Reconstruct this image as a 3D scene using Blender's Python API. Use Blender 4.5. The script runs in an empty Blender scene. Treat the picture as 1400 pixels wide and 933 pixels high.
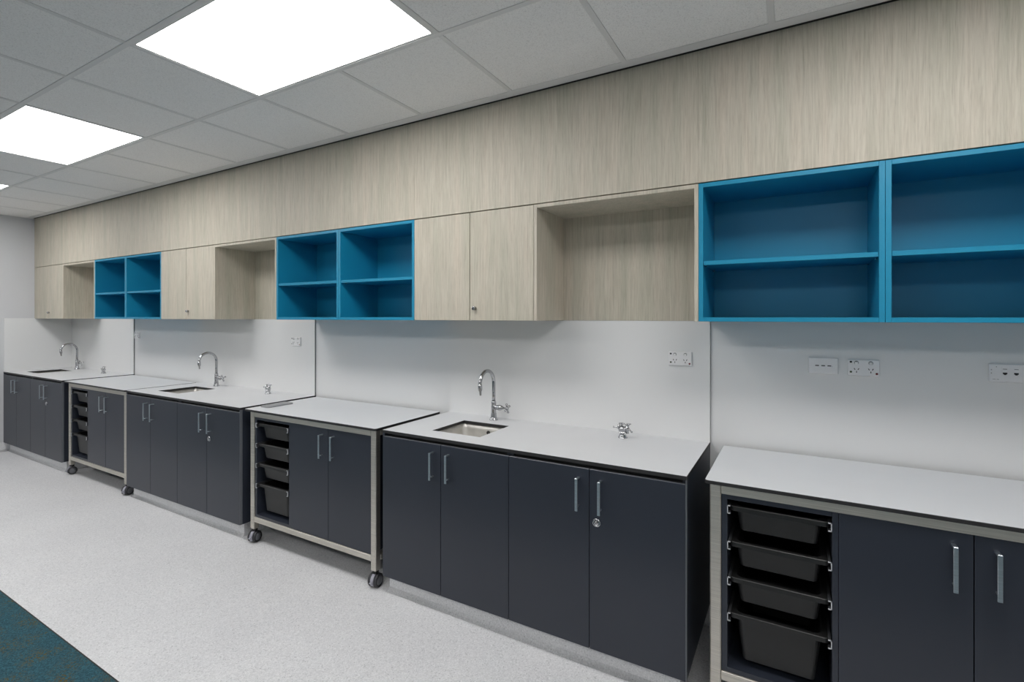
import bpy, bmesh, math
from mathutils import Vector, Matrix

PI = math.pi
COL = bpy.context.scene.collection
SC = bpy.context.scene

# ---------------------------------------------------------------- camera
YAW = 0.5196
CAM = Vector((0.0, -2.6614, 1.5451))
cd = bpy.data.cameras.new('camera')
cam = bpy.data.objects.new('camera', cd)
COL.objects.link(cam)
cd.sensor_fit = 'HORIZONTAL'
cd.sensor_width = 36.0
cd.lens = 676.93 / 1400.0 * 36.0
cd.shift_y = (433.42 - 466.5) / 1400.0
cd.clip_start = 0.05
cam.location = CAM
cam.rotation_euler = (PI / 2, 0, YAW)
SC.camera = cam

# ---------------------------------------------------------------- world, view
w = bpy.data.worlds.new('world')
SC.world = w
w.use_nodes = True
w.node_tree.nodes['Background'].inputs[0].default_value = (0.8, 0.9, 1.0, 1)
w.node_tree.nodes['Background'].inputs[1].default_value = 0.0
SC.view_settings.view_transform = 'Standard'
SC.view_settings.look = 'None'
SC.view_settings.gamma = 1.0
SC.view_settings.use_curve_mapping = False
SC.view_settings.exposure = 0.0
LIGHT = 11.1          # strength of the ceiling panels

# ---------------------------------------------------------------- materials
def mat(name, col, rough=0.5, metal=0.0, spec=0.5, emit=None, coat=0.0):
    m = bpy.data.materials.new(name)
    m.use_nodes = True
    b = m.node_tree.nodes['Principled BSDF']
    b.inputs['Base Color'].default_value = (*col, 1)
    b.inputs['Roughness'].default_value = rough
    b.inputs['Metallic'].default_value = metal
    b.inputs['Specular IOR Level'].default_value = spec
    b.inputs['Coat Weight'].default_value = coat
    if emit:
        b.inputs['Emission Color'].default_value = (*emit[0], 1)
        b.inputs['Emission Strength'].default_value = emit[1]
    return m

def nodes(m):
    return m.node_tree.nodes, m.node_tree.links, m.node_tree.nodes['Principled BSDF']

def pos(n, l, scale, typ='POINT'):
    g = n.new('ShaderNodeNewGeometry')
    mp = n.new('ShaderNodeMapping')
    mp.inputs['Scale'].default_value = scale
    l.new(g.outputs['Position'], mp.inputs['Vector'])
    return mp.outputs['Vector']

def noise(n, l, vec, scale, detail=2.0, rough=0.5):
    t = n.new('ShaderNodeTexNoise')
    t.inputs['Scale'].default_value = scale
    t.inputs['Detail'].default_value = detail
    t.inputs['Roughness'].default_value = rough
    l.new(vec, t.inputs['Vector'])
    return t.outputs['Fac']

def ramp(n, l, fac, stops, interp='LINEAR'):
    r = n.new('ShaderNodeValToRGB')
    r.color_ramp.interpolation = interp
    e = r.color_ramp.elements
    while len(e) > 1:
        e.remove(e[0])
    e[0].position = stops[0][0]
    e[0].color = (*stops[0][1], 1)
    for p, c in stops[1:]:
        x = e.new(p)
        x.color = (*c, 1)
    l.new(fac, r.inputs[0])
    return r.outputs[0]

def mixc(n, l, a, b, fac, mode='MIX'):
    x = n.new('ShaderNodeMix')
    x.data_type = 'RGBA'
    x.blend_type = mode
    if isinstance(fac, (int, float)):
        x.inputs[0].default_value = fac
    else:
        l.new(fac, x.inputs[0])
    l.new(a, x.inputs[6])
    l.new(b, x.inputs[7])
    return x.outputs[2]

def bump(n, l, b, h, strength, dist=0.001):
    x = n.new('ShaderNodeBump')
    x.inputs['Strength'].default_value = strength
    x.inputs['Distance'].default_value = dist
    l.new(h, x.inputs['Height'])
    l.new(x.outputs[0], b.inputs['Normal'])

def wood():
    m = mat('pale_elm_laminate', (0.6, 0.54, 0.43), 0.55, spec=0.35)
    n, l, b = nodes(m)
    # vertical grain: streaks long in z, narrow in x and y, gently wandering
    wv = pos(n, l, (1.3, 1.3, 1.1))
    wob = n.new('ShaderNodeTexNoise')
    wob.inputs['Scale'].default_value = 1.6
    wob.inputs['Detail'].default_value = 2
    l.new(wv, wob.inputs['Vector'])
    p0 = pos(n, l, (1, 1, 1))
    add = n.new('ShaderNodeVectorMath')
    add.operation = 'MULTIPLY_ADD'
    l.new(wob.outputs['Color'], add.inputs[0])
    add.inputs[1].default_value = (0.02, 0.02, 0.0)
    l.new(p0, add.inputs[2])
    mp = n.new('ShaderNodeMapping')
    mp.inputs['Scale'].default_value = (120, 120, 4.5)
    l.new(add.outputs[0], mp.inputs['Vector'])
    fine = noise(n, l, mp.outputs[0], 1.0, 4, 0.65)
    mp2 = n.new('ShaderNodeMapping')
    mp2.inputs['Scale'].default_value = (14, 14, 0.9)
    l.new(add.outputs[0], mp2.inputs['Vector'])
    broad = noise(n, l, mp2.outputs[0], 1.0, 3, 0.5)
    mp3 = n.new('ShaderNodeMapping')
    mp3.inputs['Scale'].default_value = (330, 330, 14)
    l.new(add.outputs[0], mp3.inputs['Vector'])
    pore = noise(n, l, mp3.outputs[0], 1.0, 2, 0.5)
    c1 = ramp(n, l, fine, [(0.25, (0.430, 0.395, 0.322)), (0.5, (0.535, 0.497, 0.415)), (0.75, (0.610, 0.572, 0.490))])
    c2 = ramp(n, l, broad, [(0.3, (0.88, 0.91, 0.88)), (0.5, (0.985, 0.985, 0.975)), (0.7, (1.06, 1.03, 1.02))])
    c3 = ramp(n, l, pore, [(0.3, (0.80, 0.78, 0.76)), (0.46, (1, 1, 1)), (0.62, (1, 1, 1)), (0.75, (1.08, 1.08, 1.08))])
    o = mixc(n, l, c1, c2, 1.0, 'MULTIPLY')
    o = mixc(n, l, o, c3, 0.6, 'MULTIPLY')
    l.new(o, b.inputs['Base Color'])
    bump(n, l, b, pore, 0.15, 0.0005)
    return m

def vinyl():
    m = mat('speckled_grey_vinyl', (0.6, 0.6, 0.6), 0.42, spec=0.4)
    n, l, b = nodes(m)
    p = pos(n, l, (1, 1, 1))
    v = n.new('ShaderNodeTexVoronoi')
    v.inputs['Scale'].default_value = 210
    l.new(p, v.inputs['Vector'])
    a = ramp(n, l, v.outputs['Color'], [(0.0, (0.42, 0.43, 0.44)), (0.18, (0.61, 0.615, 0.625)), (0.55, (0.685, 0.69, 0.70)), (0.9, (0.77, 0.775, 0.785)), (1.0, (0.84, 0.845, 0.855))])
    v2 = n.new('ShaderNodeTexVoronoi')
    v2.inputs['Scale'].default_value = 75
    v2.inputs['Randomness'].default_value = 1
    l.new(p, v2.inputs['Vector'])
    dot = ramp(n, l, v2.outputs['Distance'], [(0.0, (0.36, 0.37, 0.38)), (0.13, (0.5, 0.5, 0.5)), (0.17, (1, 1, 1))])
    pick = ramp(n, l, v2.outputs['Color'], [(0.0, (1, 1, 1)), (0.24, (1, 1, 1)), (0.26, (0, 0, 0))], 'CONSTANT')
    sep = n.new('ShaderNodeRGBToBW')
    l.new(pick, sep.inputs[0])
    o = mixc(n, l, a, dot, sep.outputs[0], 'MULTIPLY')
    cl = ramp(n, l, noise(n, l, p, 2.0, 3), [(0.3, (0.96, 0.96, 0.965)), (0.7, (1.02, 1.02, 1.02))])
    o = mixc(n, l, o, cl, 1.0, 'MULTIPLY')
    l.new(o, b.inputs['Base Color'])
    return m

def carpet():
    m = mat('teal_fleck_carpet', (0.03, 0.13, 0.15), 0.95, spec=0.1)
    n, l, b = nodes(m)
    p = pos(n, l, (1, 1, 1))
    v = n.new('ShaderNodeTexVoronoi')
    v.inputs['Scale'].default_value = 260
    l.new(p, v.inputs['Vector'])
    a = ramp(n, l, v.outputs['Color'], [(0.0, (0.016, 0.046, 0.058)), (0.45, (0.038, 0.098, 0.125)), (0.8, (0.050, 0.140, 0.180)), (1.0, (0.045, 0.185, 0.23))])
    v2 = n.new('ShaderNodeTexVoronoi')
    v2.inputs['Scale'].default_value = 200
    l.new(p, v2.inputs['Vector'])
    fle = ramp(n, l, v2.outputs['Color'], [(0.0, (0.14, 0.11, 0.03)), (0.5, (0.10, 0.075, 0.035)), (1.0, (0.15, 0.10, 0.05))])
    msk = ramp(n, l, v2.outputs['Color'], [(0.0, (1, 1, 1)), (0.34, (0, 0, 0))], 'CONSTANT')
    s1 = n.new('ShaderNodeRGBToBW')
    l.new(msk, s1.inputs[0])
    cl = ramp(n, l, noise(n, l, p, 7.0, 3), [(0.45, (0.0, 0.0, 0.0)), (0.62, (1, 1, 1))])
    s2 = n.new('ShaderNodeRGBToBW')
    l.new(cl, s2.inputs[0])
    mu = n.new('ShaderNodeMath')
    mu.operation = 'MULTIPLY'
    l.new(s1.outputs[0], mu.inputs[0])
    l.new(s2.outputs[0], mu.inputs[1])
    o = mixc(n, l, a, fle, mu.outputs[0])
    l.new(o, b.inputs['Base Color'])
    bump(n, l, b, v.outputs['Distance'], 0.8, 0.004)
    return m

def tilemat():
    m = mat('mineral_ceiling_tile', (0.66, 0.66, 0.65), 0.9, spec=0.15)
    n, l, b = nodes(m)
    p = pos(n, l, (1, 1, 1))
    f = noise(n, l, p, 170, 3, 0.6)
    a = ramp(n, l, f, [(0.3, (0.76, 0.745, 0.73)), (0.42, (0.90, 0.885, 0.87)), (0.6, (0.95, 0.935, 0.92))])
    v = n.new('ShaderNodeTexVoronoi')
    v.inputs['Scale'].default_value = 130
    l.new(p, v.inputs['Vector'])
    pit = ramp(n, l, v.outputs['Distance'], [(0.0, (0.4, 0.4, 0.4)), (0.10, (0.55, 0.55, 0.55)), (0.18, (1, 1, 1))])
    o = mixc(n, l, a, pit, 0.7, 'MULTIPLY')
    l.new(o, b.inputs['Base Color'])
    bump(n, l, b, f, 0.4, 0.002)
    return m

def brushed(name, col, rough, streak=(3, 3, 400)):
    m = mat(name, col, rough, 1.0)
    n, l, b = nodes(m)
    f = noise(n, l, pos(n, l, streak), 1.0, 2)
    o = ramp(n, l, f, [(0.3, tuple(c * 0.86 for c in col)), (0.7, tuple(min(1, c * 1.1) for c in col))])
    l.new(o, b.inputs['Base Color'])
    return m

def mottled(name, col, rough, var=0.03, scale=3.0, spec=0.5, brough=0.0):
    m = mat(name, col, rough, spec=spec)
    n, l, b = nodes(m)
    f = noise(n, l, pos(n, l, (1, 1, 1)), scale, 4)
    o = ramp(n, l, f, [(0.3, tuple(c * (1 - var) for c in col)), (0.7, tuple(min(1, c * (1 + var)) for c in col))])
    l.new(o, b.inputs['Base Color'])
    return m

WOOD = wood()
VINYL = vinyl()
CARPET = carpet()
TILE = tilemat()
TEE = mottled('painted_grid_tee', (0.76, 0.75, 0.74), 0.5, 0.02)
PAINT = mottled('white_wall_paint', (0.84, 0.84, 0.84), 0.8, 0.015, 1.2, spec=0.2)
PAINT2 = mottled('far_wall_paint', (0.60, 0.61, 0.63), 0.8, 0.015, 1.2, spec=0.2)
SPLASH = mottled('white_satin_splashback', (0.74, 0.748, 0.75), 0.28, 0.01, 2.0, spec=0.4)
TOP = mottled('white_laminate_top', (0.655, 0.665, 0.68), 0.38, 0.015, 4.0, spec=0.4)
CORE = mottled('black_laminate_core', (0.022, 0.021, 0.022), 0.45, 0.1, 30)
CHAR = mottled('charcoal_laminate', (0.026, 0.031, 0.044), 0.36, 0.04, 2.5, spec=0.5)
CHARE = mottled('charcoal_edge_band', (0.13, 0.14, 0.155), 0.35, 0.04, 20)
DARK = mottled('gap_shade_black', (0.010, 0.010, 0.011), 0.7, 0.1, 10)
BLUE = mottled('ocean_blue_laminate', (0.010, 0.255, 0.430), 0.38, 0.03, 2.0, spec=0.45)
STEEL = brushed('brushed_steel_tube', (0.65, 0.62, 0.56), 0.48)
SINKM = brushed('brushed_steel_bowl', (0.68, 0.665, 0.63), 0.6, (12, 12, 12))
ALU = brushed('satin_aluminium', (0.62, 0.68, 0.72), 0.35)
CHROME = mottled('polished_chrome', (0.47, 0.475, 0.49), 0.08, 0.02, 40)
nodes(CHROME)[2].inputs['Metallic'].default_value = 1.0
PLAST = mottled('black_tray_plastic', (0.013, 0.0135, 0.0135), 0.42, 0.1, 60)
RUNS = mottled('dark_runner_plastic', (0.05, 0.052, 0.056), 0.35, 0.03, 40)
RUN = mottled('pale_runner_plastic', (0.55, 0.57, 0.60), 0.4, 0.03, 40)
WPL = mottled('white_outlet_plastic', (0.80, 0.80, 0.81), 0.3, 0.01, 40)
RUB = mottled('black_rubber', (0.025, 0.026, 0.03), 0.5, 0.1, 40)
HUB = mottled('grey_caster_plastic', (0.13, 0.135, 0.15), 0.4, 0.05, 40)
HOOD = mottled('lilac_grey_hood', (0.33, 0.33, 0.38), 0.4, 0.05, 40)
BLK = mottled('matt_black', (0.01, 0.01, 0.01), 0.5, 0.1, 40)
RED = mottled('dark_red_cap', (0.16, 0.015, 0.025), 0.4, 0.1, 40)
GRN = mottled('dark_green_cap', (0.03, 0.05, 0.015), 0.4, 0.1, 40)
GREYP = mottled('grey_plate', (0.26, 0.265, 0.27), 0.45, 0.03, 40)
GLOW = mat('lit_diffuser', (0.8, 0.8, 0.8), 0.5, emit=((1.0, 0.978, 0.968), LIGHT))

# ---------------------------------------------------------------- mesh helpers
def new():
    return bmesh.new()

def box(bm, x0, x1, y0, y1, z0, z1, bev=0.0, mi=0):
    r = bmesh.ops.create_cube(bm, size=1.0)
    vs = r['verts']
    for v in vs:
        v.co = Vector((x0 + (v.co.x + .5) * (x1 - x0), y0 + (v.co.y + .5) * (y1 - y0), z0 + (v.co.z + .5) * (z1 - z0)))
    fs = set(f for v in vs for f in v.link_faces)
    for f in fs:
        f.material_index = mi
    if bev > 0:
        es = list(set(e for v in vs for e in v.link_edges))
        bmesh.ops.bevel(bm, geom=es, offset=bev, segments=1, affect='EDGES', profile=0.5)
    return bm

def lathe(bm, prof, axis='Z', o=(0, 0, 0), n=20, mi=0):
    """prof: list of (radius, height)"""
    o = Vector(o)
    ax = {'X': (Vector((0, 1, 0)), Vector((0, 0, 1)), Vector((1, 0, 0))),
          'Y': (Vector((0, 0, 1)), Vector((1, 0, 0)), Vector((0, 1, 0))),
          'Z': (Vector((1, 0, 0)), Vector((0, 1, 0)), Vector((0, 0, 1)))}[axis]
    rings = []
    for r, h in prof:
        if r < 1e-6:
            rings.append([bm.verts.new(o + ax[2] * h)])
        else:
            rings.append([bm.verts.new(o + ax[2] * h + (ax[0] * math.cos(2 * PI * i / n) + ax[1] * math.sin(2 * PI * i / n)) * r) for i in range(n)])
    for a, b in zip(rings, rings[1:]):
        for i in range(n):
            j = (i + 1) % n
            try:
                if len(a) == 1 and len(b) == 1:
                    continue
                if len(a) == 1:
                    f = bm.faces.new((a[0], b[j], b[i]))
                elif len(b) == 1:
                    f = bm.faces.new((a[i], a[j], b[0]))
                else:
                    f = bm.faces.new((a[i], a[j], b[j], b[i]))
                f.material_index = mi
                f.smooth = True
            except ValueError:
                pass
    for ring, flip in ((rings[0], True), (rings[-1], False)):
        if len(ring) > 2:
            f = bm.faces.new(list(reversed(ring)) if flip else ring)
            f.material_index = mi
    return bm

def tube(bm, pts, rad, n=12, mi=0):
    pts = [Vector(p) for p in pts]
    if not isinstance(rad, (list, tuple)):
        rad = [rad] * len(pts)
    rings = []
    t0 = (pts[1] - pts[0]).normalized()
    up = Vector((0, 0, 1)) if abs(t0.z) < 0.9 else Vector((1, 0, 0))
    u = t0.cross(up).normalized()
    for i, p in enumerate(pts):
        t = (pts[min(i + 1, len(pts) - 1)] - pts[max(i - 1, 0)]).normalized()
        u = (u - t * u.dot(t)).normalized()
        v = t.cross(u)
        rings.append([bm.verts.new(p + (u * math.cos(2 * PI * k / n) + v * math.sin(2 * PI * k / n)) * rad[i]) for k in range(n)])
    for a, b in zip(rings, rings[1:]):
        for k in range(n):
            f = bm.faces.new((a[k], a[(k + 1) % n], b[(k + 1) % n], b[k]))
            f.smooth = True
            f.material_index = mi
    f = bm.faces.new(list(reversed(rings[0]))); f.material_index = mi
    f = bm.faces.new(rings[-1]); f.material_index = mi
    return bm

def rrect(w, d, r, seg=4):
    out = []
    for cx, cy, a0 in ((w / 2 - r, d / 2 - r, 0), (-w / 2 + r, d / 2 - r, PI / 2), (-w / 2 + r, -d / 2 + r, PI), (w / 2 - r, -d / 2 + r, 1.5 * PI)):
        for i in range(seg + 1):
            a = a0 + PI / 2 * i / seg
            out.append((cx + r * math.cos(a), cy + r * math.sin(a)))
    return out

def loft(bm, secs, cap0=True, cap1=True, mi=0, seg=4, smooth=False):
    """secs: (w, d, r, cx, cy, z)"""
    rings = []
    for w_, d_, r_, cx, cy, z in secs:
        rings.append([bm.verts.new((cx + x, cy + y, z)) for x, y in rrect(w_, d_, r_, seg)])
    n = len(rings[0])
    for a, b in zip(rings, rings[1:]):
        for i in range(n):
            f = bm.faces.new((a[i], a[(i + 1) % n], b[(i + 1) % n], b[i]))
            f.material_index = mi
            f.smooth = smooth
    if cap0:
        f = bm.faces.new(list(reversed(rings[0]))); f.material_index = mi
    if cap1:
        f = bm.faces.new(rings[-1]); f.material_index = mi
    return bm

def slab(bm, x0, x1, y0, y1, z0, z1, r, hole=None):
    """worktop: white faces (material 0), dark core edge (material 1), optional rectangular hole"""
    if hole is None:
        cx, cy = (x0 + x1) / 2, (y0 + y1) / 2
        W, D = x1 - x0, y1 - y0
        loft(bm, [(W, D, r, cx, cy, z0), (W, D, r, cx, cy, z1 - .0012), (W - .002, D - .002, r, cx, cy, z1)], seg=3, mi=1)
        bm.faces.ensure_lookup_table()
        bm.faces[-1].material_index = 0
        return bm
    hx0, hx1, hy0, hy1 = hole
    xs, ys = [x0, hx0, hx1, x1], [y0, hy0, hy1, y1]
    g = {}
    for k, z in enumerate((z0, z1)):
        for i, x in enumerate(xs):
            for j, y in enumerate(ys):
                g[i, j, k] = bm.verts.new((x, y, z))
    for i in range(3):
        for j in range(3):
            if (i, j) == (1, 1):
                continue
            a = bm.faces.new((g[i, j, 1], g[i + 1, j, 1], g[i + 1, j + 1, 1], g[i, j + 1, 1]))
            b = bm.faces.new((g[i, j, 0], g[i, j + 1, 0], g[i + 1, j + 1, 0], g[i + 1, j, 0]))
            b.material_index = 1
    def side(p, q, k):
        f = bm.faces.new((g[(*p, 0)], g[(*q, 0)], g[(*q, 1)], g[(*p, 1)]))
        f.material_index = 1
    for i in range(3):
        side((i, 0), (i + 1, 0), 0)
        side((i + 1, 3), (i, 3), 0)
        side((0, i + 1), (0, i), 0)
        side((3, i), (3, i + 1), 0)
    side((2, 1), (1, 1), 0); side((1, 2), (2, 2), 0); side((1, 1), (1, 2), 0); side((2, 2), (2, 1), 0)
    return bm

def obj(name, bm, mats, parent=None, loc=None, recalc=True):
    if recalc:
        bmesh.ops.recalc_face_normals(bm, faces=bm.faces)
    me = bpy.data.meshes.new(name)
    bm.to_mesh(me)
    bm.free()
    for m in (mats if isinstance(mats, (list, tuple)) else [mats]):
        me.materials.append(m)
    o = bpy.data.objects.new(name, me)
    COL.objects.link(o)
    if parent is not None:
        o.parent = parent
    if loc is not None:
        o.location = loc
    return o

def link_copy(src, parent=None, loc=None):
    o = src.copy()
    COL.objects.link(o)
    if parent is not None:
        o.parent = parent
    if loc is not None:
        o.location = loc
    return o

def copy_tree(src, loc):
    r = src.copy()
    COL.objects.link(r)
    r.location = loc
    for ch in list(src.children):
        c = ch.copy()
        COL.objects.link(c)
        c.parent = r
        for g in list(ch.children):
            d = g.copy()
            COL.objects.link(d)
            d.parent = c
    return r

def thing(name, label, cat, loc=(0, 0, 0), group=None):
    o = bpy.data.objects.new(name, None)
    o.empty_display_size = 0.1
    COL.objects.link(o)
    o.location = loc
    return tag(o, label, cat, group)

def tag(o, label, cat, group=None):
    o['label'] = label
    o['category'] = cat
    if group:
        o['group'] = group
    return o

def struct(name, bm, mats):
    o = obj(name, bm, mats)
    o['kind'] = 'structure'
    return o

# ---------------------------------------------------------------- main dimensions
XL = -7.887          # left wall
XR = 2.9             # right wall (out of view)
YB = -5.9            # wall behind the camera
ZC = 2.7136          # underside of ceiling grid
ZU0, ZU1 = 1.5245, 2.1331
YU = -0.3604         # front plane of wall cabinets and bulkhead
ZW = 0.916           # worktop height
YD = -0.6274         # front plane of base cabinet doors
YCAR = -1.670        # edge of the carpet

# ---------------------------------------------------------------- setting
bm = new(); box(bm, XL - .1, XR + .1, YCAR, 0.1, -0.1, 0.0)
floor = struct('floor', bm, VINYL)
bm = new(); box(bm, XL - .1, XR + .1, YB - .1, YCAR - .006, -0.1, 0.004)
obj('carpet', bm, CARPET, floor)
bm = new(); box(bm, XL, XR, YCAR - .006, YCAR, -0.1, 0.0045, 0.001)
obj('carpet_edge_strip', bm, BLK, floor)

bm = new(); box(bm, XL - .1, XR + .1, 0.0, 0.12, 0, 3.1)
struct('wall_back', bm, PAINT)
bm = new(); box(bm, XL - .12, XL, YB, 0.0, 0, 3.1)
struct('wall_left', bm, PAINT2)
bm = new(); box(bm, XR, XR + .12, YB, 0.0, 0, 3.1)
struct('wall_right', bm, PAINT)
bm = new(); box(bm, XL - .1, XR + .1, YB - .12, YB, 0, 3.1)
struct('wall_front', bm, PAINT)

def coved(bm, x0, x1, yf, h, r=0.022, n=5):
    """skirting running along x: vertical face at yf (facing -y), curving out onto the floor"""
    prof = [(yf + .004, h), (yf, h - .002), (yf, r)]
    for i in range(1, n + 1):
        a = PI / 2 * i / n
        prof.append((yf - r + r * math.cos(a), r - r * math.sin(a) + .0006))
    prof.append((yf + .004, 0.0006))
    a = [bm.verts.new((x0, y, z)) for y, z in prof]
    b = [bm.verts.new((x1, y, z)) for y, z in prof]
    for i in range(len(prof)):
        j = (i + 1) % len(prof)
        f = bm.faces.new((a[i], a[j], b[j], b[i]))
        f.smooth = 2 <= i < 2 + n
    bm.faces.new(a); bm.faces.new(list(reversed(b)))
    return bm

bm = new(); coved(bm, XL, XR, -0.004, 0.105)
struct('baseboard_back', bm, VINYL)
bm = new(); coved(bm, YB, -0.60, 0, 0.105)
bmesh.ops.rotate(bm, verts=bm.verts, cent=(0, 0, 0), matrix=Matrix.Rotation(-PI / 2, 3, 'Z'))
# rotated: x -> -y ; mirror so that it runs from -0.60 to YB
for v in bm.verts:
    v.co = Vector((XL + 0.004 - (v.co.x if v.co.x else 0), -v.co.y, v.co.z))
struct('baseboard_left', bm, VINYL)

# ---------------------------------------------------------------- ceiling grid
bm = new(); box(bm, XL - .1, XR + .1, YB - .1, 0.1, ZC + .03, ZC + .4)
ceil = struct('ceiling', bm, TILE)
T0 = -2.4814
PITCH = 0.6
R0 = -0.4266
PY = 0.6058
cols = [T0 + PITCH * k for k in range(-8, 10)]          # tee centres across x (runs along y)
rows = [R0 - PY * k for k in range(0, 13)]
cols = [c for c in cols if XL + .05 < c < XR - .05]
rows = [r for r in rows if r > YB + .05]
HW = 0.012
xb = [XL] + cols + [XR]
xb.sort()
yb = [YB] + sorted(rows)
lights = {}
def is_light(xc, yc):
    k = round((T0 - xc) / PITCH - .5)                   # 0 = first module left of T0
    j = round((R0 - yc) / PY - .5)
    kk = k + 2                                           # lamps cover modules -2,-1 ; 2,3 ; 6,7 ...
    return (kk % 4) in (0, 1) and (j % 4) == 1
for r in rows:
    bm = new(); box(bm, XL, XR, r - HW, r + HW, ZC, ZC + .03, 0.0008)
    obj('grid_tee', bm, TEE, ceil)
tmesh = {}
for c in cols:
    for a, b in zip(yb, yb[1:]):
        yc = (a + b) / 2
        if is_light(c - PITCH / 2, yc) and is_light(c + PITCH / 2, yc):
            continue
        L = round(b - a - 2 * HW, 4)
        if L not in tmesh:
            bm = new(); box(bm, -HW, HW, -L / 2, L / 2, 0, .03, 0.0008)
            tmesh[L] = obj('cross_tee', bm, TEE, ceil, (c, yc, ZC))
        else:
            link_copy(tmesh[L], ceil, (c, yc, ZC))
pm = {}
for xa, xc_ in zip(xb, xb[1:]):
    for a, b in zip(yb, yb[1:]):
        xm, ym = (xa + xc_) / 2, (a + b) / 2
        if is_light(xm, ym) and XL + .7 < xm < XR - .7:
            continue
        W, L = round(xc_ - xa - 2 * HW - .0004, 4), round(b - a - 2 * HW - .0004, 4)
        if (W, L) not in pm:
            bm = new(); box(bm, -W / 2, W / 2, -L / 2, L / 2, 0, .024, 0.0012)
            pm[W, L] = obj('ceiling_tile', bm, TILE, ceil, (xm, ym, ZC + .0022))
        else:
            link_copy(pm[W, L], ceil, (xm, ym, ZC + .0022))
# strip of flat ceiling between the last tee and the bulkhead
bm = new(); box(bm, XL, XR, R0 + HW + .0015, YU - .018, ZC + .002, ZC + .03, 0.0008)
struct('trim_1', bm, TEE)
bm = new(); box(bm, XL, XR, YU - .0175, YU + .012, ZC + .006, ZC + .03)
struct('trim_2', bm, BLK)  # black strip paints in the shade of the gap beside the bulkhead
# wall angle on the left wall
bm = new(); box(bm, XL + .0005, XL + .022, YB, YU - .012, ZC - .001, ZC + .004, 0.0005)
struct('trim_3', bm, TEE)

# ---------------------------------------------------------------- ceiling lights
first = None
LX = [(-1, 'nearest the camera, at the top edge'), (3, 'second along, half cut by the left edge'), (7, 'farthest, showing only as a sliver at the left edge'), (-5, None)]
for j in (1, 5, 9):
    yc = R0 - PY * (j + .5)
    for k, lab in LX:
        xc = T0 - PITCH * k
        if not (XL + .6 < xc < XR - .6) or yc < YB + .4:
            continue
        rown = {1: 'in the row nearest the cabinets', 5: 'in the second row', 9: 'in the last row'}[j]
        label = ('bright white square-edged ceiling light panel, ' + lab) if (j == 1 and lab) else 'light panel out of the picture %s, %s from left wall' % (rown, {7: 'first', 3: 'second', -1: 'third', -5: 'fourth'}[k])
        if first is None:
            t = thing('ceiling_light', label, 'light', (xc, yc, ZC), 'recessed ceiling light panels')
            W, D = 2 * PITCH - 2 * HW - .002, PY - 2 * HW - .002
            bm = new()
            fw = .009
            box(bm, -W / 2, W / 2, -D / 2, -D / 2 + fw, .002, .026); box(bm, -W / 2, W / 2, D / 2 - fw, D / 2, .002, .026)
            box(bm, -W / 2, -W / 2 + fw, -D / 2 + fw, D / 2 - fw, .002, .026); box(bm, W / 2 - fw, W / 2, -D / 2 + fw, D / 2 - fw, .002, .026)
            obj('frame', bm, TEE, t)
            bm = new(); box(bm, -W / 2 + fw, W / 2 - fw, -D / 2 + fw, D / 2 - fw, .005, .008)
            obj('diffuser', bm, GLOW, t)
            first = t
        else:
            c = copy_tree(first, (xc, yc, ZC))
            c['label'] = label

# ---------------------------------------------------------------- bulkhead and wall units
MX = [-7.887, -6.288, -4.9555, -3.3138, -1.9956, -0.3698, 0.955, 2.6, XR]
bh = thing('bulkhead', 'long pale wood grain bulkhead between the wall cabinets and the ceiling', 'panel', ((XL + XR) / 2, YU, ZU1))
ox = (XL + XR) / 2
for a, b in zip(MX, MX[1:]):
    bm = new(); box(bm, a - ox + .0003, b - ox - .0003, 0, .018, .003, ZC - ZU1 + .004, 0.0003)
    obj('wood_panel', bm, WOOD, bh)
bm = new(); box(bm, XL - ox, XR - ox, .0195, .05, .0, ZC - ZU1 + .012)
obj('backing_board', bm, DARK, bh)
H_U = ZU1 - ZU0

def lock_round(parent, x, y, z, r=.011, h=.020, name='lock'):
    bm = new()
    lathe(bm, [(0, 0), (r * .95, 0), (r * .95, -h * .75), (r, -h * .8), (r, -h), (r * .8, -h - .001), (0, -h - .001)], 'Y', (x, y, z), 18)
    box(bm, x - .0012, x + .0012, y - h - .0018, y - h - .0005, z - r * .5, z + r * .5, 0, 1)
    lathe(bm, [(0, -h - .0004), (.003, -h - .0004), (.003, -h - .0022), (0, -h - .0022)], 'Y', (x, y, z), 10, 1)
    o = obj(name, bm, [CHROME, BLK], parent)
    return o

def door_cabinet(x0, x1, label):
    t = thing('wall_cabinet', label, 'cabinet', (x0, 0, ZU0), 'wood wall cabinets with doors')
    W = x1 - x0
    e = .0008
    bm = new()
    yf = YU + .019
    box(bm, e, .018, yf, -.002, 0, H_U - .0005, .0006); box(bm, W - .018, W - e, yf, -.002, 0, H_U - .0005, .0006)
    box(bm, .018, W - .018, yf, -.002, 0, .018); box(bm, .018, W - .018, yf, -.002, H_U - .0185, H_U - .0005)
    box(bm, .018, W - .018, -.012, -.002, .018, H_U - .0185)
    box(bm, .018, W - .018, yf + .02, -.012, .27, .288)
    obj('carcass', bm, WOOD, t)
    m = W / 2
    for i, (a, b) in enumerate(((.0012, m - .0020), (m + .0020, W - .0012))):
        bm = new(); box(bm, a, b, YU, YU + .018, .0005, H_U - .003, .0008)
        d = obj('door', bm, WOOD, t)
        if i == 1:
            lock_round(d, m + .036, YU, .069)
    return t

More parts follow.
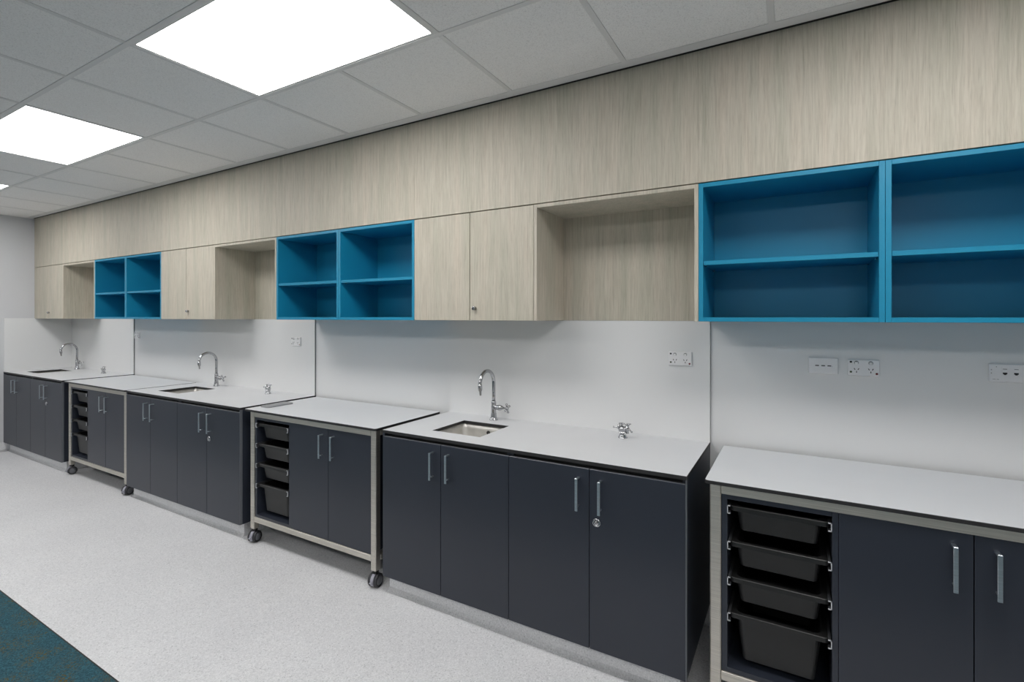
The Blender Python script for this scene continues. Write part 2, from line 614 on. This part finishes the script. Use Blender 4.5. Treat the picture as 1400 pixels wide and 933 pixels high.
def niche(x0, x1, label):
    t = thing('open_niche', label, 'shelf', (x0, 0, ZU0), 'open wood niches')
    W = x1 - x0
    e = .0008
    for a, b in ((e, .018), (W - .018, W - e)):
        bm = new(); box(bm, a, b, YU, -.002, 0, H_U - .002, .0008)
        obj('side_panel', bm, WOOD, t)
    bm = new(); box(bm, .0182, W - .0182, YU, -.002, H_U - .020, H_U - .002, .0008)
    obj('top_panel', bm, WOOD, t)
    bm = new(); box(bm, .0182, W - .0182, -.014, -.002, 0.0, H_U - .0205, 0)
    obj('back_panel', bm, WOOD, t)
    return t

def cube_unit(x0, x1, label):
    t = thing('open_shelf_unit', label, 'shelf', (x0, 0, ZU0), 'ocean blue open shelf units')
    W = x1 - x0
    e = .0006
    T = .019
    for a, b in ((e, T), (W - T, W - e)):
        bm = new(); box(bm, a, b, YU, -.002, 0, H_U - .002, .0008)
        obj('side_panel', bm, BLUE, t)
    bm = new(); box(bm, T + .0002, W - T - .0002, YU, -.002, 0, .018, .0008)
    obj('bottom_panel', bm, BLUE, t)
    bm = new(); box(bm, T + .0002, W - T - .0002, YU, -.002, H_U - .020, H_U - .002, .0008)
    obj('top_panel', bm, BLUE, t)
    bm = new(); box(bm, T + .0002, W - T - .0002, -.020, -.010, .0185, H_U - .0205)
    obj('back_panel', bm, BLUE, t)
    zs = 1.7720 - ZU0
    bm = new(); box(bm, T + .0012, W - T - .0012, YU + .004, -.021, zs, zs + .018, .0008)
    s = obj('shelf', bm, BLUE, t)
    for px in (T, W - T):
        for py in (YU + .045, -.07):
            bm = new()
            sg = 1 if px < W / 2 else -1
            lathe(bm, [(.0025, 0), (.0025, sg * .008)], 'X', (px + sg * .0004, py, zs - .0028), 8)
            obj('shelf_pin', bm, CHROME, s)
    return t

door_cabinet(-7.887, -7.082, 'pale wood two-door wall cabinet with round lock, in the corner at the left wall')
niche(-7.082, -6.288, 'open pale wood niche farthest left, nearest the left wall')
cube_unit(-6.288, -5.622, 'blue open shelf unit farthest left, right beside the farthest wood niche')
cube_unit(-5.622, -4.9555, 'blue open shelf unit second from the left wall')
door_cabinet(-4.9555, -4.1225, 'pale wood two-door wall cabinet between the far blue shelves and the middle niche')
niche(-4.1225, -3.3138, 'open pale wood niche left of the middle pair of blue shelf units')
cube_unit(-3.3138, -2.6560, 'blue open shelf unit, left of the middle pair, beside the middle wood niche')
cube_unit(-2.6560, -1.9956, 'blue open shelf unit, right of the middle pair, beside the large wood doors')
door_cabinet(-1.9956, -1.1858, 'pale wood two-door wall cabinet nearest the camera, with silver lock')
niche(-1.1858, -0.3698, 'large open pale wood niche nearest the camera')
cube_unit(-0.3698, 0.2925, 'large blue open shelf unit beside the nearest wood niche')
cube_unit(0.2925, 0.9548, 'large blue open shelf unit cut off by the right edge of the picture')

# ---------------------------------------------------------------- splashbacks
def splash(x0, x1, label):
    bm = new(); box(bm, x0, x1, -.0140, -.0008, ZW - .001, ZU0 - .001, .0005)
    bmesh.ops.recalc_face_normals(bm, faces=bm.faces)
    bm.faces.ensure_lookup_table()
    for f in bm.faces:
        if abs(f.normal.x) > .9:
            f.material_index = 1
    return tag(obj('splashback', bm, [SPLASH, GREYP]), label, 'panel', 'white splashback panels')
splash(XL + .0142, -6.285, 'white splashback panel behind the farthest sink')
splash(-4.955, -3.327, 'white splashback panel behind the middle sink')
splash(-1.999, -0.3705, 'white splashback panel behind the nearest sink')
bm = new(); box(bm, XL + .0008, XL + .014, YD + .001, -.0008, ZW - .001, ZU0 + .004, .0005)
tag(obj('splashback', bm, SPLASH), 'white side splashback on the left end wall beside the farthest sink', 'panel', 'white splashback panels')
# plain liner boards of the recesses behind the trolleys
for a, b, l in ((-6.285, -4.955, 'white recess panel behind the farthest trolley'), (-3.327, -1.999, 'white recess panel behind the middle trolley'), (-0.3705, 1.3, 'white recess panel behind the nearest trolley, carrying three outlets')):
    bm = new(); box(bm, a + .001, b - .001, -.0030, -.0006, .12, ZU0 - .001)
    tag(obj('wall_panel', bm, SPLASH), l, 'panel', 'white recess panels')

# ---------------------------------------------------------------- base cabinets
def handle(parent, x, z0, z1, y):
    """flat bar pull: bar, top leg and a small lower foot"""
    P = .033
    bm = new()
    box(bm, x - .006, x + .006, y - P, y - P + .005, z0, z1, .0008)
    box(bm, x - .006, x + .006, y - P + .0045, y + .0005, z1 - .006, z1, .0006)
    tube(bm, [(x, y - P + .004, z0 + .016), (x, y + .0005, z0 + .016)], .0032, 8)
    return obj('handle', bm, ALU, parent)

def cam_lock(parent, x, z, y):
    bm = new()
    r = .0185
    lathe(bm, [(0, 0), (r, 0), (r, -.004), (r * .9, -.006), (r * .62, -.006), (r * .55, -.0035), (r * .40, -.0035), (r * .36, -.010), (0, -.010)], 'Y', (x, y, z), 22)
    box(bm, x - .0011, x + .0011, y - .0108, y - .0095, z - .0036, z + .0036, 0, 1)
    for a in (PI / 4, 3 * PI / 4, 5 * PI / 4, 7 * PI / 4):
        lathe(bm, [(0, -.0035), (.0030, -.0035), (.0030, -.0064), (0, -.0064)], 'Y', (x + .0092 * math.cos(a), y, z + .0092 * math.sin(a)), 8, 1 if a < PI else 0)
    return obj('lock', bm, [CHROME, BLK], parent)

ZD0, ZD1 = .1047, .883
def base_unit(x0, x1, label, lock, side_l, side_r):
    t = thing('base_cabinet', label, 'cabinet', (x0, 0, 0), 'charcoal base cabinets')
    W = x1 - x0
    yf = YD + .019
    bm = new()
    e = .0004
    box(bm, e, .018, yf, -.006, ZD0, .8995); box(bm, W - .018, W - e, yf, -.006, ZD0, .8995)
    box(bm, .018, W - .018, yf, -.006, ZD0, ZD0 + .018)
    box(bm, .018, W - .018, -.016, -.006, ZD0 + .018, .8995)
    obj('carcass', bm, CHAR, t)
    # recessed rail under the worktop, coloured black for the shade in the gap
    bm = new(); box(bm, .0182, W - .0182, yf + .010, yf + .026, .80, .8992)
    obj('shade_rail', bm, DARK, t)
    if side_l:
        bm = new(); box(bm, e, .017, YD + .0005, yf - .0003, ZD1 + .002, .8995); obj('end_cap', bm, CHAR, t)
    if side_r:
        bm = new(); box(bm, W - .004, W - e, YD + .0003, yf - .0003, ZD0, .8995, .0004); obj('end_cap', bm, CHARE, t)
    m = W / 2
    for i, (a, b) in enumerate(((.0014, m - .0014), (m + .0014, W - (.0045 if side_r else .0014)))):
        bm = new(); box(bm, a, b, YD, YD + .018, ZD0 - .001, ZD1, .0010)
        bm.faces.ensure_lookup_table()
        bmesh.ops.recalc_face_normals(bm, faces=bm.faces)
        for f in bm.faces:
            if f.normal.z > .3:
                f.material_index = 1
        d = obj('door', bm, [CHAR, CHARE], t)
        hx = m + (.053 if i else -.049)
        handle(d, hx, .7005, .8425, YD)
        if lock and i == 1:
            cam_lock(d, m + .034, .6575, YD)
    return t

def kick(x0, x1, n):
    bm = new(); coved(bm, x0, x1, -.575, .1045)
    box(bm, x0 + .001, x1 - .001, -.570, -.05, .0008, .1043)
    struct('trim_%d' % n, bm, VINYL)

def bench(x0, x1, n, where):
    m = (x0 + x1) / 2
    base_unit(x0, m, 'charcoal two-door base cabinet under the %s sink' % where, False, True, False)
    base_unit(m, x1, 'charcoal two-door base cabinet with lock, right of the %s sink' % where, True, False, True)
    kick(x0 + .004, x1 - .035, n)
    hole = (x0 + .2485, x0 + .5630, -.500, -.1955)
    bm = new(); slab(bm, x0, x1, YD, -.0008, .900, ZW, 0, hole)
    tag(obj('worktop', bm, [TOP, CORE]), 'white worktop with black core edge, cut out for the %s sink' % where, 'worktop', 'white worktops over the fixed cabinets')
    sink(hole, where)
    faucet(x0 + .3957, -.093, where)
    gas_tap(x0 + 1.2157, -.140, where)

def sink(h, where):
    x0, x1, y0, y1 = h
    cx, cy = (x0 + x1) / 2, (y0 + y1) / 2
    W, D = x1 - x0 + .012, y1 - y0 + .012
    t = thing('sink', 'undermounted brushed steel sink bowl, %s' % {'farthest': 'in the farthest worktop by the left wall', 'middle': 'in the middle worktop', 'nearest': 'in the nearest worktop'}[where], 'sink', (cx, cy, .8995), 'undermounted steel sinks')
    bm = new()
    loft(bm, [(W + .03, D + .03, .02, 0, 0, 0), (W, D, .018, 0, 0, 0), (W - .004, D - .004, .03, 0, 0, -.03), (W - .016, D - .016, .045, 0, 0, -.135), (W - .05, D - .05, .05, 0, 0, -.158), (W - .13, D - .13, .05, 0, 0, -.162)], cap0=False, seg=6, smooth=True)
    o = obj('bowl', bm, SINKM, t, recalc=False)
    for p in o.data.polygons:
        pass
    bm = new(); lathe(bm, [(.043, -.1605), (.040, -.1585), (.030, -.1590), (.028, -.1615), (0, -.1615)], 'Z', (0, 0, 0), 24)
    obj('waste', bm, [CHROME], t)
    bm = new()
    lathe(bm, [(.0125, .0), (.0125, -.003), (.007, -.004), (.007, -.0012), (0, -.0012)], 'Y', (.016, D / 2 - .0032, -.040), 16)
    obj('overflow', bm, BLK, t)

def faucet(x, y, where):
    t = thing('faucet', {'farthest': 'chrome gooseneck lab faucet beside the farthest sink, by the left wall', 'middle': 'chrome gooseneck lab faucet behind the middle sink', 'nearest': 'large chrome gooseneck lab faucet behind the nearest sink'}[where], 'faucet', (x, y, ZW), 'chrome gooseneck faucets')
    bm = new()
    lathe(bm, [(0, 0), (.0265, 0), (.0265, .003), (.022, .008), (.0185, .020), (.0165, .040), (.0145, .048), (.0155, .052), (.0155, .090), (.0135, .093), (.0150, .096), (.0150, .110), (.0125, .116), (0, .116)], 'Z', (0, 0, 0), 24)
    obj('base', bm, CHROME, t)
    R = .076
    zc = 1.146 - ZW
    pts = [(0, 0, .108), (0, 0, .17)]
    for i in range(0, 23):
        a = PI * 1.03 * i / 22
        pts.append((0, -R + R * math.cos(a), zc + R * math.sin(a)))
    bm = new(); tube(bm, pts, .0108, 16)
    obj('spout', bm, CHROME, t)
    yl, zl = pts[-1][1], pts[-1][2]
    bm = new()
    tube(bm, [(0, yl - .000, zl + .014), (0, yl + .0005, zl - .004), (0, yl + .001, zl - .0045), (0, yl + .002, zl - .018), (0, yl + .002, zl - .0185), (0, yl + .003, zl - .027), (0, yl + .003, zl - .0275), (0, yl + .005, zl - .054)],
         [.0112, .0128, .0128, .0128, .0105, .0105, .0072, .0055], 14)
    obj('nozzle', bm, CHROME, t)
    zv = .078
    bm = new()
    lathe(bm, [(.0135, .005), (.0135, .022), (.012, .026), (.0155, .030), (.0175, .040), (.0160, .052), (.0110, .064), (.0065, .070), (.0055, .092), (0, .092)], 'X', (0, 0, zv), 20)
    obj('valve', bm, CHROME, t)
    bm = new()
    lathe(bm, [(0, .088), (.009, .088), (.011, .094), (.009, .102), (0, .104)], 'X', (0, 0, zv), 16)
    for a in (0.35, 0.35 + PI / 2, 0.35 + PI, 0.35 + 1.5 * PI):
        c, s = math.cos(a), math.sin(a)
        tube(bm, [(.096, c * .006, zv + s * .006), (.096, c * .022, zv + s * .022), (.096, c * .029, zv + s * .029), (.096, c * .032, zv + s * .032)], [.0055, .0062, .0078, .0045], 10)
    obj('cross_handle', bm, CHROME, t)

def gas_tap(x, y, where):
    t = thing('gas_tap', {'farthest': 'small chrome double gas tap on the farthest worktop', 'middle': 'small chrome double gas tap on the middle worktop', 'nearest': 'small chrome double gas tap on the nearest worktop'}[where], 'tap', (x, y, ZW), 'chrome gas taps')
    bm = new()
    lathe(bm, [(0, 0), (.024, 0), (.024, .003), (.0185, .010), (.0155, .024), (.0155, .034), (0, .034)], 'Z', (0, 0, 0), 20)
    for dx in (-.012, .012):
        tube(bm, [(dx * 1.5, -.006, .0), (dx * 1.15, -.006, .012), (dx, -.006, .034)], [.0065, .0045, .005], 10)
    obj('base', bm, CHROME, t)
    bm = new()
    lathe(bm, [(0, -.020), (.0125, -.020), (.0160, -.015), (.0175, 0), (.0160, .015), (.0125, .020), (0, .020)], 'X', (0, 0, .044), 18)
    tube(bm, [(-.020, 0, .044), (-.022, 0, .066)], .0075, 12)
    tube(bm, [(.024, -.004, .026), (.024, -.004, .066)], [.0085, .0085], 12)
    obj('body', bm, CHROME, t)
    # left nozzle
    bm = new(); tube(bm, [(-.020, 0, .052), (-.034, -.001, .052), (-.036, -.001, .052), (-.048, -.002, .052), (-.052, -.002, .052)], [.0055, .0045, .0038, .0038, .0052], 10)
    obj('nozzle', bm, CHROME, t)
    bm = new(); tube(bm, [(.026, -.006, .056), (.038, -.014, .049), (.050, -.024, .043), (.055, -.028, .041)], [.006, .0048, .004, .0055], 10)
    obj('nozzle', bm, CHROME, t)
    for cx, cy, a in ((-.006, 0, 0.0), (.028, -.002, 0.7)):
        bm = new()
        tube(bm, [(cx, cy, .056), (cx, cy, .076)], .005, 10)
        for b in (a, a + PI / 2):
            c, s = math.cos(b), math.sin(b)
            tube(bm, [(cx - c * .015, cy - s * .015, .073), (cx, cy, .0745), (cx + c * .015, cy + s * .015, .073)], [.0035, .004, .0035], 8)
        obj('cross_handle', bm, CHROME, t)

bench(-7.886, -6.285, 4, 'farthest')
bench(-4.955, -3.327, 5, 'middle')
bench(-1.9935, -0.3713, 6, 'nearest')

# ---------------------------------------------------------------- mobile trolleys
YF = -.605
def trolley(x0, over_l, over_r, where):
    """x0: outer face of the left leg"""
    WL = 1.176
    names = {'far': 'charcoal mobile trolley bench farthest away, with white top and four black trays',
             'mid': 'charcoal mobile trolley bench in the middle, with white top and four black trays',
             'near': 'charcoal mobile trolley bench nearest the camera, cut by the right edge'}
    t = thing('mobile_trolley', names[where], 'trolley', (x0, YF, 0), 'mobile trolley benches')
    L = .040
    D = .555
    zt = .8985
    for lx in (0, WL - L):
        for ly in (0, D - L):
            bm = new(); box(bm, lx, lx + L, ly, ly + L, .093, zt, .004)
            obj('leg', bm, STEEL, t)
    for ly in (.001, D - L + .001):
        for za, zb in ((.8625, zt - .0005), (.1445, .1800)):
            bm = new(); box(bm, L + .0002, WL - L - .0002, ly, ly + L - .003, za, zb, .002)
            obj('rail', bm, STEEL, t)
    for lx in (.002, WL - L + .002):
        for za, zb in ((.8625, zt - .0005), (.1445, .1800)):
            bm = new(); box(bm, lx, lx + L - .004, L + .0002, D - L - .0002, za, zb, .002)
            obj('rail', bm, STEEL, t)
    # top
    cy0, cy1 = -.017, .575
    bm = new(); slab(bm, -over_l, WL + over_r, cy0, cy1, zt + .0005, .9125, .014)
    obj('worktop', bm, [TOP, CORE], t)
    # carcass
    y0, y1 = .008, .54
    xa, xb_ = L + .002, WL - L - .002
    z0, z1 = .1805, .862
    bm = new()
    box(bm, xa, .062, y0, y1, z0, z1, .0006)
    box(bm, .062, .401, y0, y1, z0, z0 + .018); box(bm, .062, .401, y0, y1, z1 - .018, z1)
    box(bm, xb_ - .016, xb_, y0 + .018, y1, z0, z1)
    box(bm, .4196, xb_ - .016, y0 + .02, y1, z0, z0 + .018); box(bm, .4196, xb_ - .016, y0 + .02, y1, z1 - .018, z1)
    box(bm, .062, xb_ - .016, y1 - .008, y1, z0 + .018, z1 - .018)
    obj('carcass', bm, CHAR, t)
    bm = new(); box(bm, .4015, .4191, y0, y1 - .009, z0 + .0002, z1 - .0002, .0006)
    obj('divider', bm, CHAR, t)
    for i, (a, b) in enumerate(((.4205, .7735), (.7765, xb_ - .0008))):
        bm = new(); box(bm, a, b, .006, .024, z0 + .001, z1 - .001, .0008)
        d = obj('door', bm, CHAR, t)
        handle(d, .775 + (-.050, .052)[i], .681, .824, .006)
    # runners, in pairs
    RZ = (.8195, .6825, .5460, .4090)
    for zr in RZ:
        for sx, xr in ((1, .0624), (-1, .4006)):
            bm = new()
            c = .011
            box(bm, min(xr, xr + sx * .0022), max(xr, xr + sx * .0022), .002, .50, zr - .026, zr + .003)
            box(bm, min(xr, xr + sx * c), max(xr, xr + sx * c), .002, .50, zr + .001, zr + .003)
            box(bm, min(xr, xr + sx * c), max(xr, xr + sx * c), .002, .50, zr - .026, zr - .0235)
            ru = obj('runner', bm, RUNS, t)
            bm = new()
            box(bm, min(xr, xr + sx * .0030), max(xr, xr + sx * .0030), -.002, .0018, zr - .027, zr + .004)
            box(bm, min(xr, xr + sx * .0115), max(xr, xr + sx * .0115), -.002, .0018, zr + .001, zr + .004)
            box(bm, min(xr, xr + sx * .0115), max(xr, xr + sx * .0115), -.002, .0018, zr - .027, zr - .0240)
            obj('clip', bm, RUN, ru)
    # casters
    for i, (lx, ly) in enumerate(((L / 2, L / 2), (WL - L / 2, L / 2), (L / 2, D - L / 2), (WL - L / 2, D - L / 2))):
        caster(t, lx, ly, (0.28, 0.16, 0.3, 0.2)[i] if where != 'far' else (-.1, .3, .3, .2)[i], i < 2)
    tnames = ['topmost', 'second', 'third', 'deep bottom']
    tr = {'far': 'the farthest trolley', 'mid': 'the middle trolley', 'near': 'the nearest trolley'}[where]
    for k, zr in enumerate(RZ):
        tray(x0 + .0645, x0 + .3985, zr, k == 3, '%s black plastic tray in the rack of %s' % (tnames[k], tr))

WHEEL = []
def caster(t, lx, ly, ang, brake):
    R = .0375
    yy = -.012
    bm = new()
    # hood between the wheels: thick arc plate
    n = 14
    pts = []
    for i in range(n + 1):
        a = math.radians(-35 + 250 * i / n)
        pts.append((-math.cos(a) * (R + .003), math.sin(a) * (R + .003)))
    inner = [(p[0] * .72, p[1] * .72) for p in pts]
    W2 = .0095
    vo = [[bm.verts.new((s * W2, p[0], p[1] + R + .001)) for p in pts] for s in (-1, 1)]
    vi = [[bm.verts.new((s * W2, p[0], p[1] + R + .001)) for p in inner] for s in (-1, 1)]
    for i in range(n):
        bm.faces.new((vo[0][i], vo[1][i], vo[1][i + 1], vo[0][i + 1]))
        bm.faces.new((vi[0][i], vi[0][i + 1], vi[1][i + 1], vi[1][i]))
        bm.faces.new((vo[0][i], vo[0][i + 1], vi[0][i + 1], vi[0][i]))
        bm.faces.new((vo[1][i], vi[1][i], vi[1][i + 1], vo[1][i + 1]))
    for i in (0, n):
        bm.faces.new((vo[0][i], vo[1][i], vi[1][i], vi[0][i]))
    if brake:
        box(bm, -.0075, .0075, -R - .016, -R * .7, R * .95, R * 1.15, .002)
    c = obj('caster', bm, HOOD, t, (lx, ly, .0004))
    c.rotation_euler = (0, 0, ang)
    bm = new()
    lathe(bm, [(0, R * 1.6), (.010, R * 1.6), (.010, R * 2.02), (.018, R * 2.06), (.018, .0928), (0, .0928)], 'Z', (0, 0, 0), 14)
    obj('stem', bm, BLK, c)
    for s in (-1, 1):
        if len(WHEEL) < 2:
            bm = new()
            x0, x1 = .0105, .0300
            prof = [(.008, x0), (R - .004, x0), (R, x0 + .003), (R, x1 - .004), (R - .004, x1), (R * .80, x1), (R * .76, x1 - .003), (R * .7, x1 - .004)]
            lathe(bm, [(r, s * h) for r, h in prof], 'X', (0, 0, R + .0003), 26)
            wobj = obj('wheel', bm, RUB, c)
            bm = new()
            prof = [(0, x1 - .0035), (R * .70, x1 - .0035), (R * .66, x1 - .0005), (.010, x1), (0, x1)]
            lathe(bm, [(r, s * h) for r, h in prof], 'X', (0, 0, R + .0003), 22)
            hobj = obj('hub_cap', bm, HUB, c)
            WHEEL.append((wobj, hobj))
        else:
            for o in WHEEL[(s + 1) // 2]:
                link_copy(o, c)

TRAYS = {}
def tray(x0, x1, zr, deep, label):
    cx = (x0 + x1) / 2
    Wd = x1 - x0
    DD = .40
    h = .185 if deep else .100
    loc = (cx, YF + .012 + DD / 2, zr - h)
    if deep in TRAYS:
        c = copy_tree(TRAYS[deep], loc)
        c['label'] = label
        return
    t = thing('storage_tray', label, 'tray', loc, 'black plastic trays in the trolley racks')
    bw, bw2 = .282, (.238 if deep else .254)
    bm = new()
    loft(bm, [(bw2 - .012, DD - .058, .012, 0, .006, 0), (bw2, DD - .046, .016, 0, .006, .004), (bw, DD - .024, .028, 0, .004, h - .018), (bw, DD - .024, .028, 0, .004, h - .004),
              (bw - .006, DD - .030, .026, 0, .004, h - .004), (bw2 - .006, DD - .052, .014, 0, .006, .008), (bw2 - .03, DD - .080, .012, 0, .006, .003)], seg=5, smooth=False)
    obj('body', bm, PLAST, t)
    bm = new()
    # rolled rim: flange with a downturned front lip
    loft(bm, [(bw - .004, DD - .026, .028, 0, .004, h - .006), (Wd - .006, DD - .004, .020, 0, 0, h - .006), (Wd - .006, DD - .004, .020, 0, 0, h - .018), (Wd - .002, DD, .022, 0, 0, h - .018),
              (Wd - .002, DD, .022, 0, 0, h - .002), (Wd - .006, DD - .004, .020, 0, 0, h), (bw - .002, DD - .026, .026, 0, .004, h), (bw - .010, DD - .034, .022, 0, .004, h - .006)], cap0=False, cap1=False, seg=5)
    obj('rim', bm, PLAST, t)
    TRAYS[deep] = t

trolley(-6.190, .060, .010, 'far')
trolley(-3.2447, .044, .0160, 'mid')
trolley(-0.2890, .0168, .0168, 'near')

# grey plate lying on the middle trolley
bm = new(); loft(bm, [(.100, .205, .022, 0, 0, 0), (.100, .205, .022, 0, 0, .006), (.094, .199, .020, 0, 0, .009)], seg=5)
o = obj('cover_plate', bm, GREYP, None, (-3.212, -.425, .9130))
tag(o, 'small flat grey rounded plate on the left end of the middle trolley top', 'plate')

# ---------------------------------------------------------------- outlets
def plate(t, w_, h_, d=.0100):
    bm = new()
    # plate built facing -y : loft in z then rotate
    loft(bm, [(w_, h_, .004, 0, 0, 0), (w_, h_, .004, 0, 0, d * .55), (w_ - .006, h_ - .006, .003, 0, 0, d)], seg=3)
    bmesh.ops.rotate(bm, verts=bm.verts, cent=(0, 0, 0), matrix=Matrix.Rotation(PI / 2, 3, 'X'))
    return obj('face_plate', bm, WPL, t)

def dot(t, x, z, y, r, m, name='screw_cap'):
    bm = new(); lathe(bm, [(0, 0), (r, 0), (r, -.0012), (r * .7, -.0016), (0, -.0016)], 'Y', (x, y, z), 12)
    return obj(name, bm, m, t)

def double_socket(x, y, z, label):
    t = thing('power_outlet', label, 'outlet', (x, y, z), 'white double power outlets')
    w_, h_ = .116, .073
    plate(t, w_, h_)
    yf = -.0100
    dot(t, -.046, .025, yf, .0046, BLK); dot(t, -.046, -.019, yf, .0046, GRN); dot(t, .047, -.024, yf, .0046, RED)
    for sx in (-.0255, .026):
        bm = new()
        lathe(bm, [(0, 0), (.0085, 0), (.0085, -.0008), (0, -.0008)], 'Y', (sx, yf, .022), 16, 1)
        box(bm, sx - .006, sx + .006, yf - .0042, yf, .0135, .0255, .0015, 0)
        obj('rocker_switch', bm, [WPL, GREYP], t)
        bm = new()
        for dx, dz, a in ((-.0070, .000, -.5), (.0070, .000, .5), (0, -.0125, 0)):
            b2 = new(); box(b2, -.0015, .0015, yf - .0009, yf + .0001, -.0040, .0040)
            me = bpy.data.meshes.new('tmp'); b2.to_mesh(me); b2.free()
            n0 = len(bm.verts)
            bm.from_mesh(me); bpy.data.meshes.remove(me)
            bm.verts.ensure_lookup_table()
            vs = bm.verts[n0:]
            bmesh.ops.rotate(bm, verts=vs, cent=(0, 0, 0), matrix=Matrix.Rotation(a, 3, 'Y'))
            for v in vs:
                v.co += Vector((sx + dx, 0, -.006 + dz))
        obj('socket_slots', bm, BLK, t)
    return t

double_socket(-.5140, -.0142, 1.3295, 'white double power outlet on the splashback right of the nearest sink')
double_socket(-3.548, -.0142, 1.3420, 'white double power outlet on the splashback right of the middle sink')
double_socket(-6.2200, -.0032, 1.3450, 'white double power outlet in the far recess, at the edge of the farthest splashback')
double_socket(.2600, -.0032, 1.3210, 'white double power outlet under the blue shelves, right of the plate with three slots')

t = thing('data_outlet', 'white wall plate with three small black slots, under the large blue shelf', 'outlet', (.1100, -.0032, 1.3235))
plate(t, .116, .073)
for dx in (-.0235, .000, .0235):
    bm = new(); box(bm, dx - .0072, dx + .0072, -.0106, -.0098, -.0022, .0022)
    box(bm, dx - .0082, dx + .0082, -.0102, -.0096, -.0032, .0032, 0, 1)
    obj('port_slot', bm, [BLK, WPL], t)
dot(t, .0345, -.003, -.0100, .0009, BLK, 'screw')

t = thing('data_outlet', 'white wall plate with two network jacks at the right edge of the picture', 'outlet', (.7305, -.0032, 1.3235))
plate(t, .122, .072)
bm = new(); box(bm, -.056, -.026, -.0108, -.0096, -.030, .030, .0005)
obj('switch_panel', bm, WPL, t)
for z_ in (.012, -.001):
    dot(t, -.0555, z_, -.0104, .0018, GREYP, 'indicator')
dot(t, -.041, .024, -.0108, .0016, GREYP, 'indicator')
bm = new(); box(bm, -.052, -.043, -.0112, -.0107, -.0262, -.0245); box(bm, -.040, -.033, -.0112, -.0107, -.0262, -.0245)
obj('printed_mark', bm, GREYP, t)
for dx in (-.0155, .0170, .0480):
    bm = new()
    prof = [(-.0065, .0055), (.0065, .0055), (.0065, -.001), (.0035, -.001), (.0035, -.004), (-.0035, -.004), (-.0035, -.001), (-.0065, -.001)]
    a = [bm.verts.new((dx + p, -.0098, q - .003)) for p, q in prof]
    b = [bm.verts.new((dx + p, -.0106, q - .003)) for p, q in prof]
    for i in range(8):
        bm.faces.new((a[i], a[(i + 1) % 8], b[(i + 1) % 8], b[i]))
    bm.faces.new(a); bm.faces.new(list(reversed(b)))
    obj('network_jack', bm, BLK, t)
    bm = new(); box(bm, dx - .006, dx + .006, -.0104, -.0098, .0145, .0172)
    obj('label_strip', bm, GREYP, t)

# ---------------------------------------------------------------- light grey door edges stay thin; done
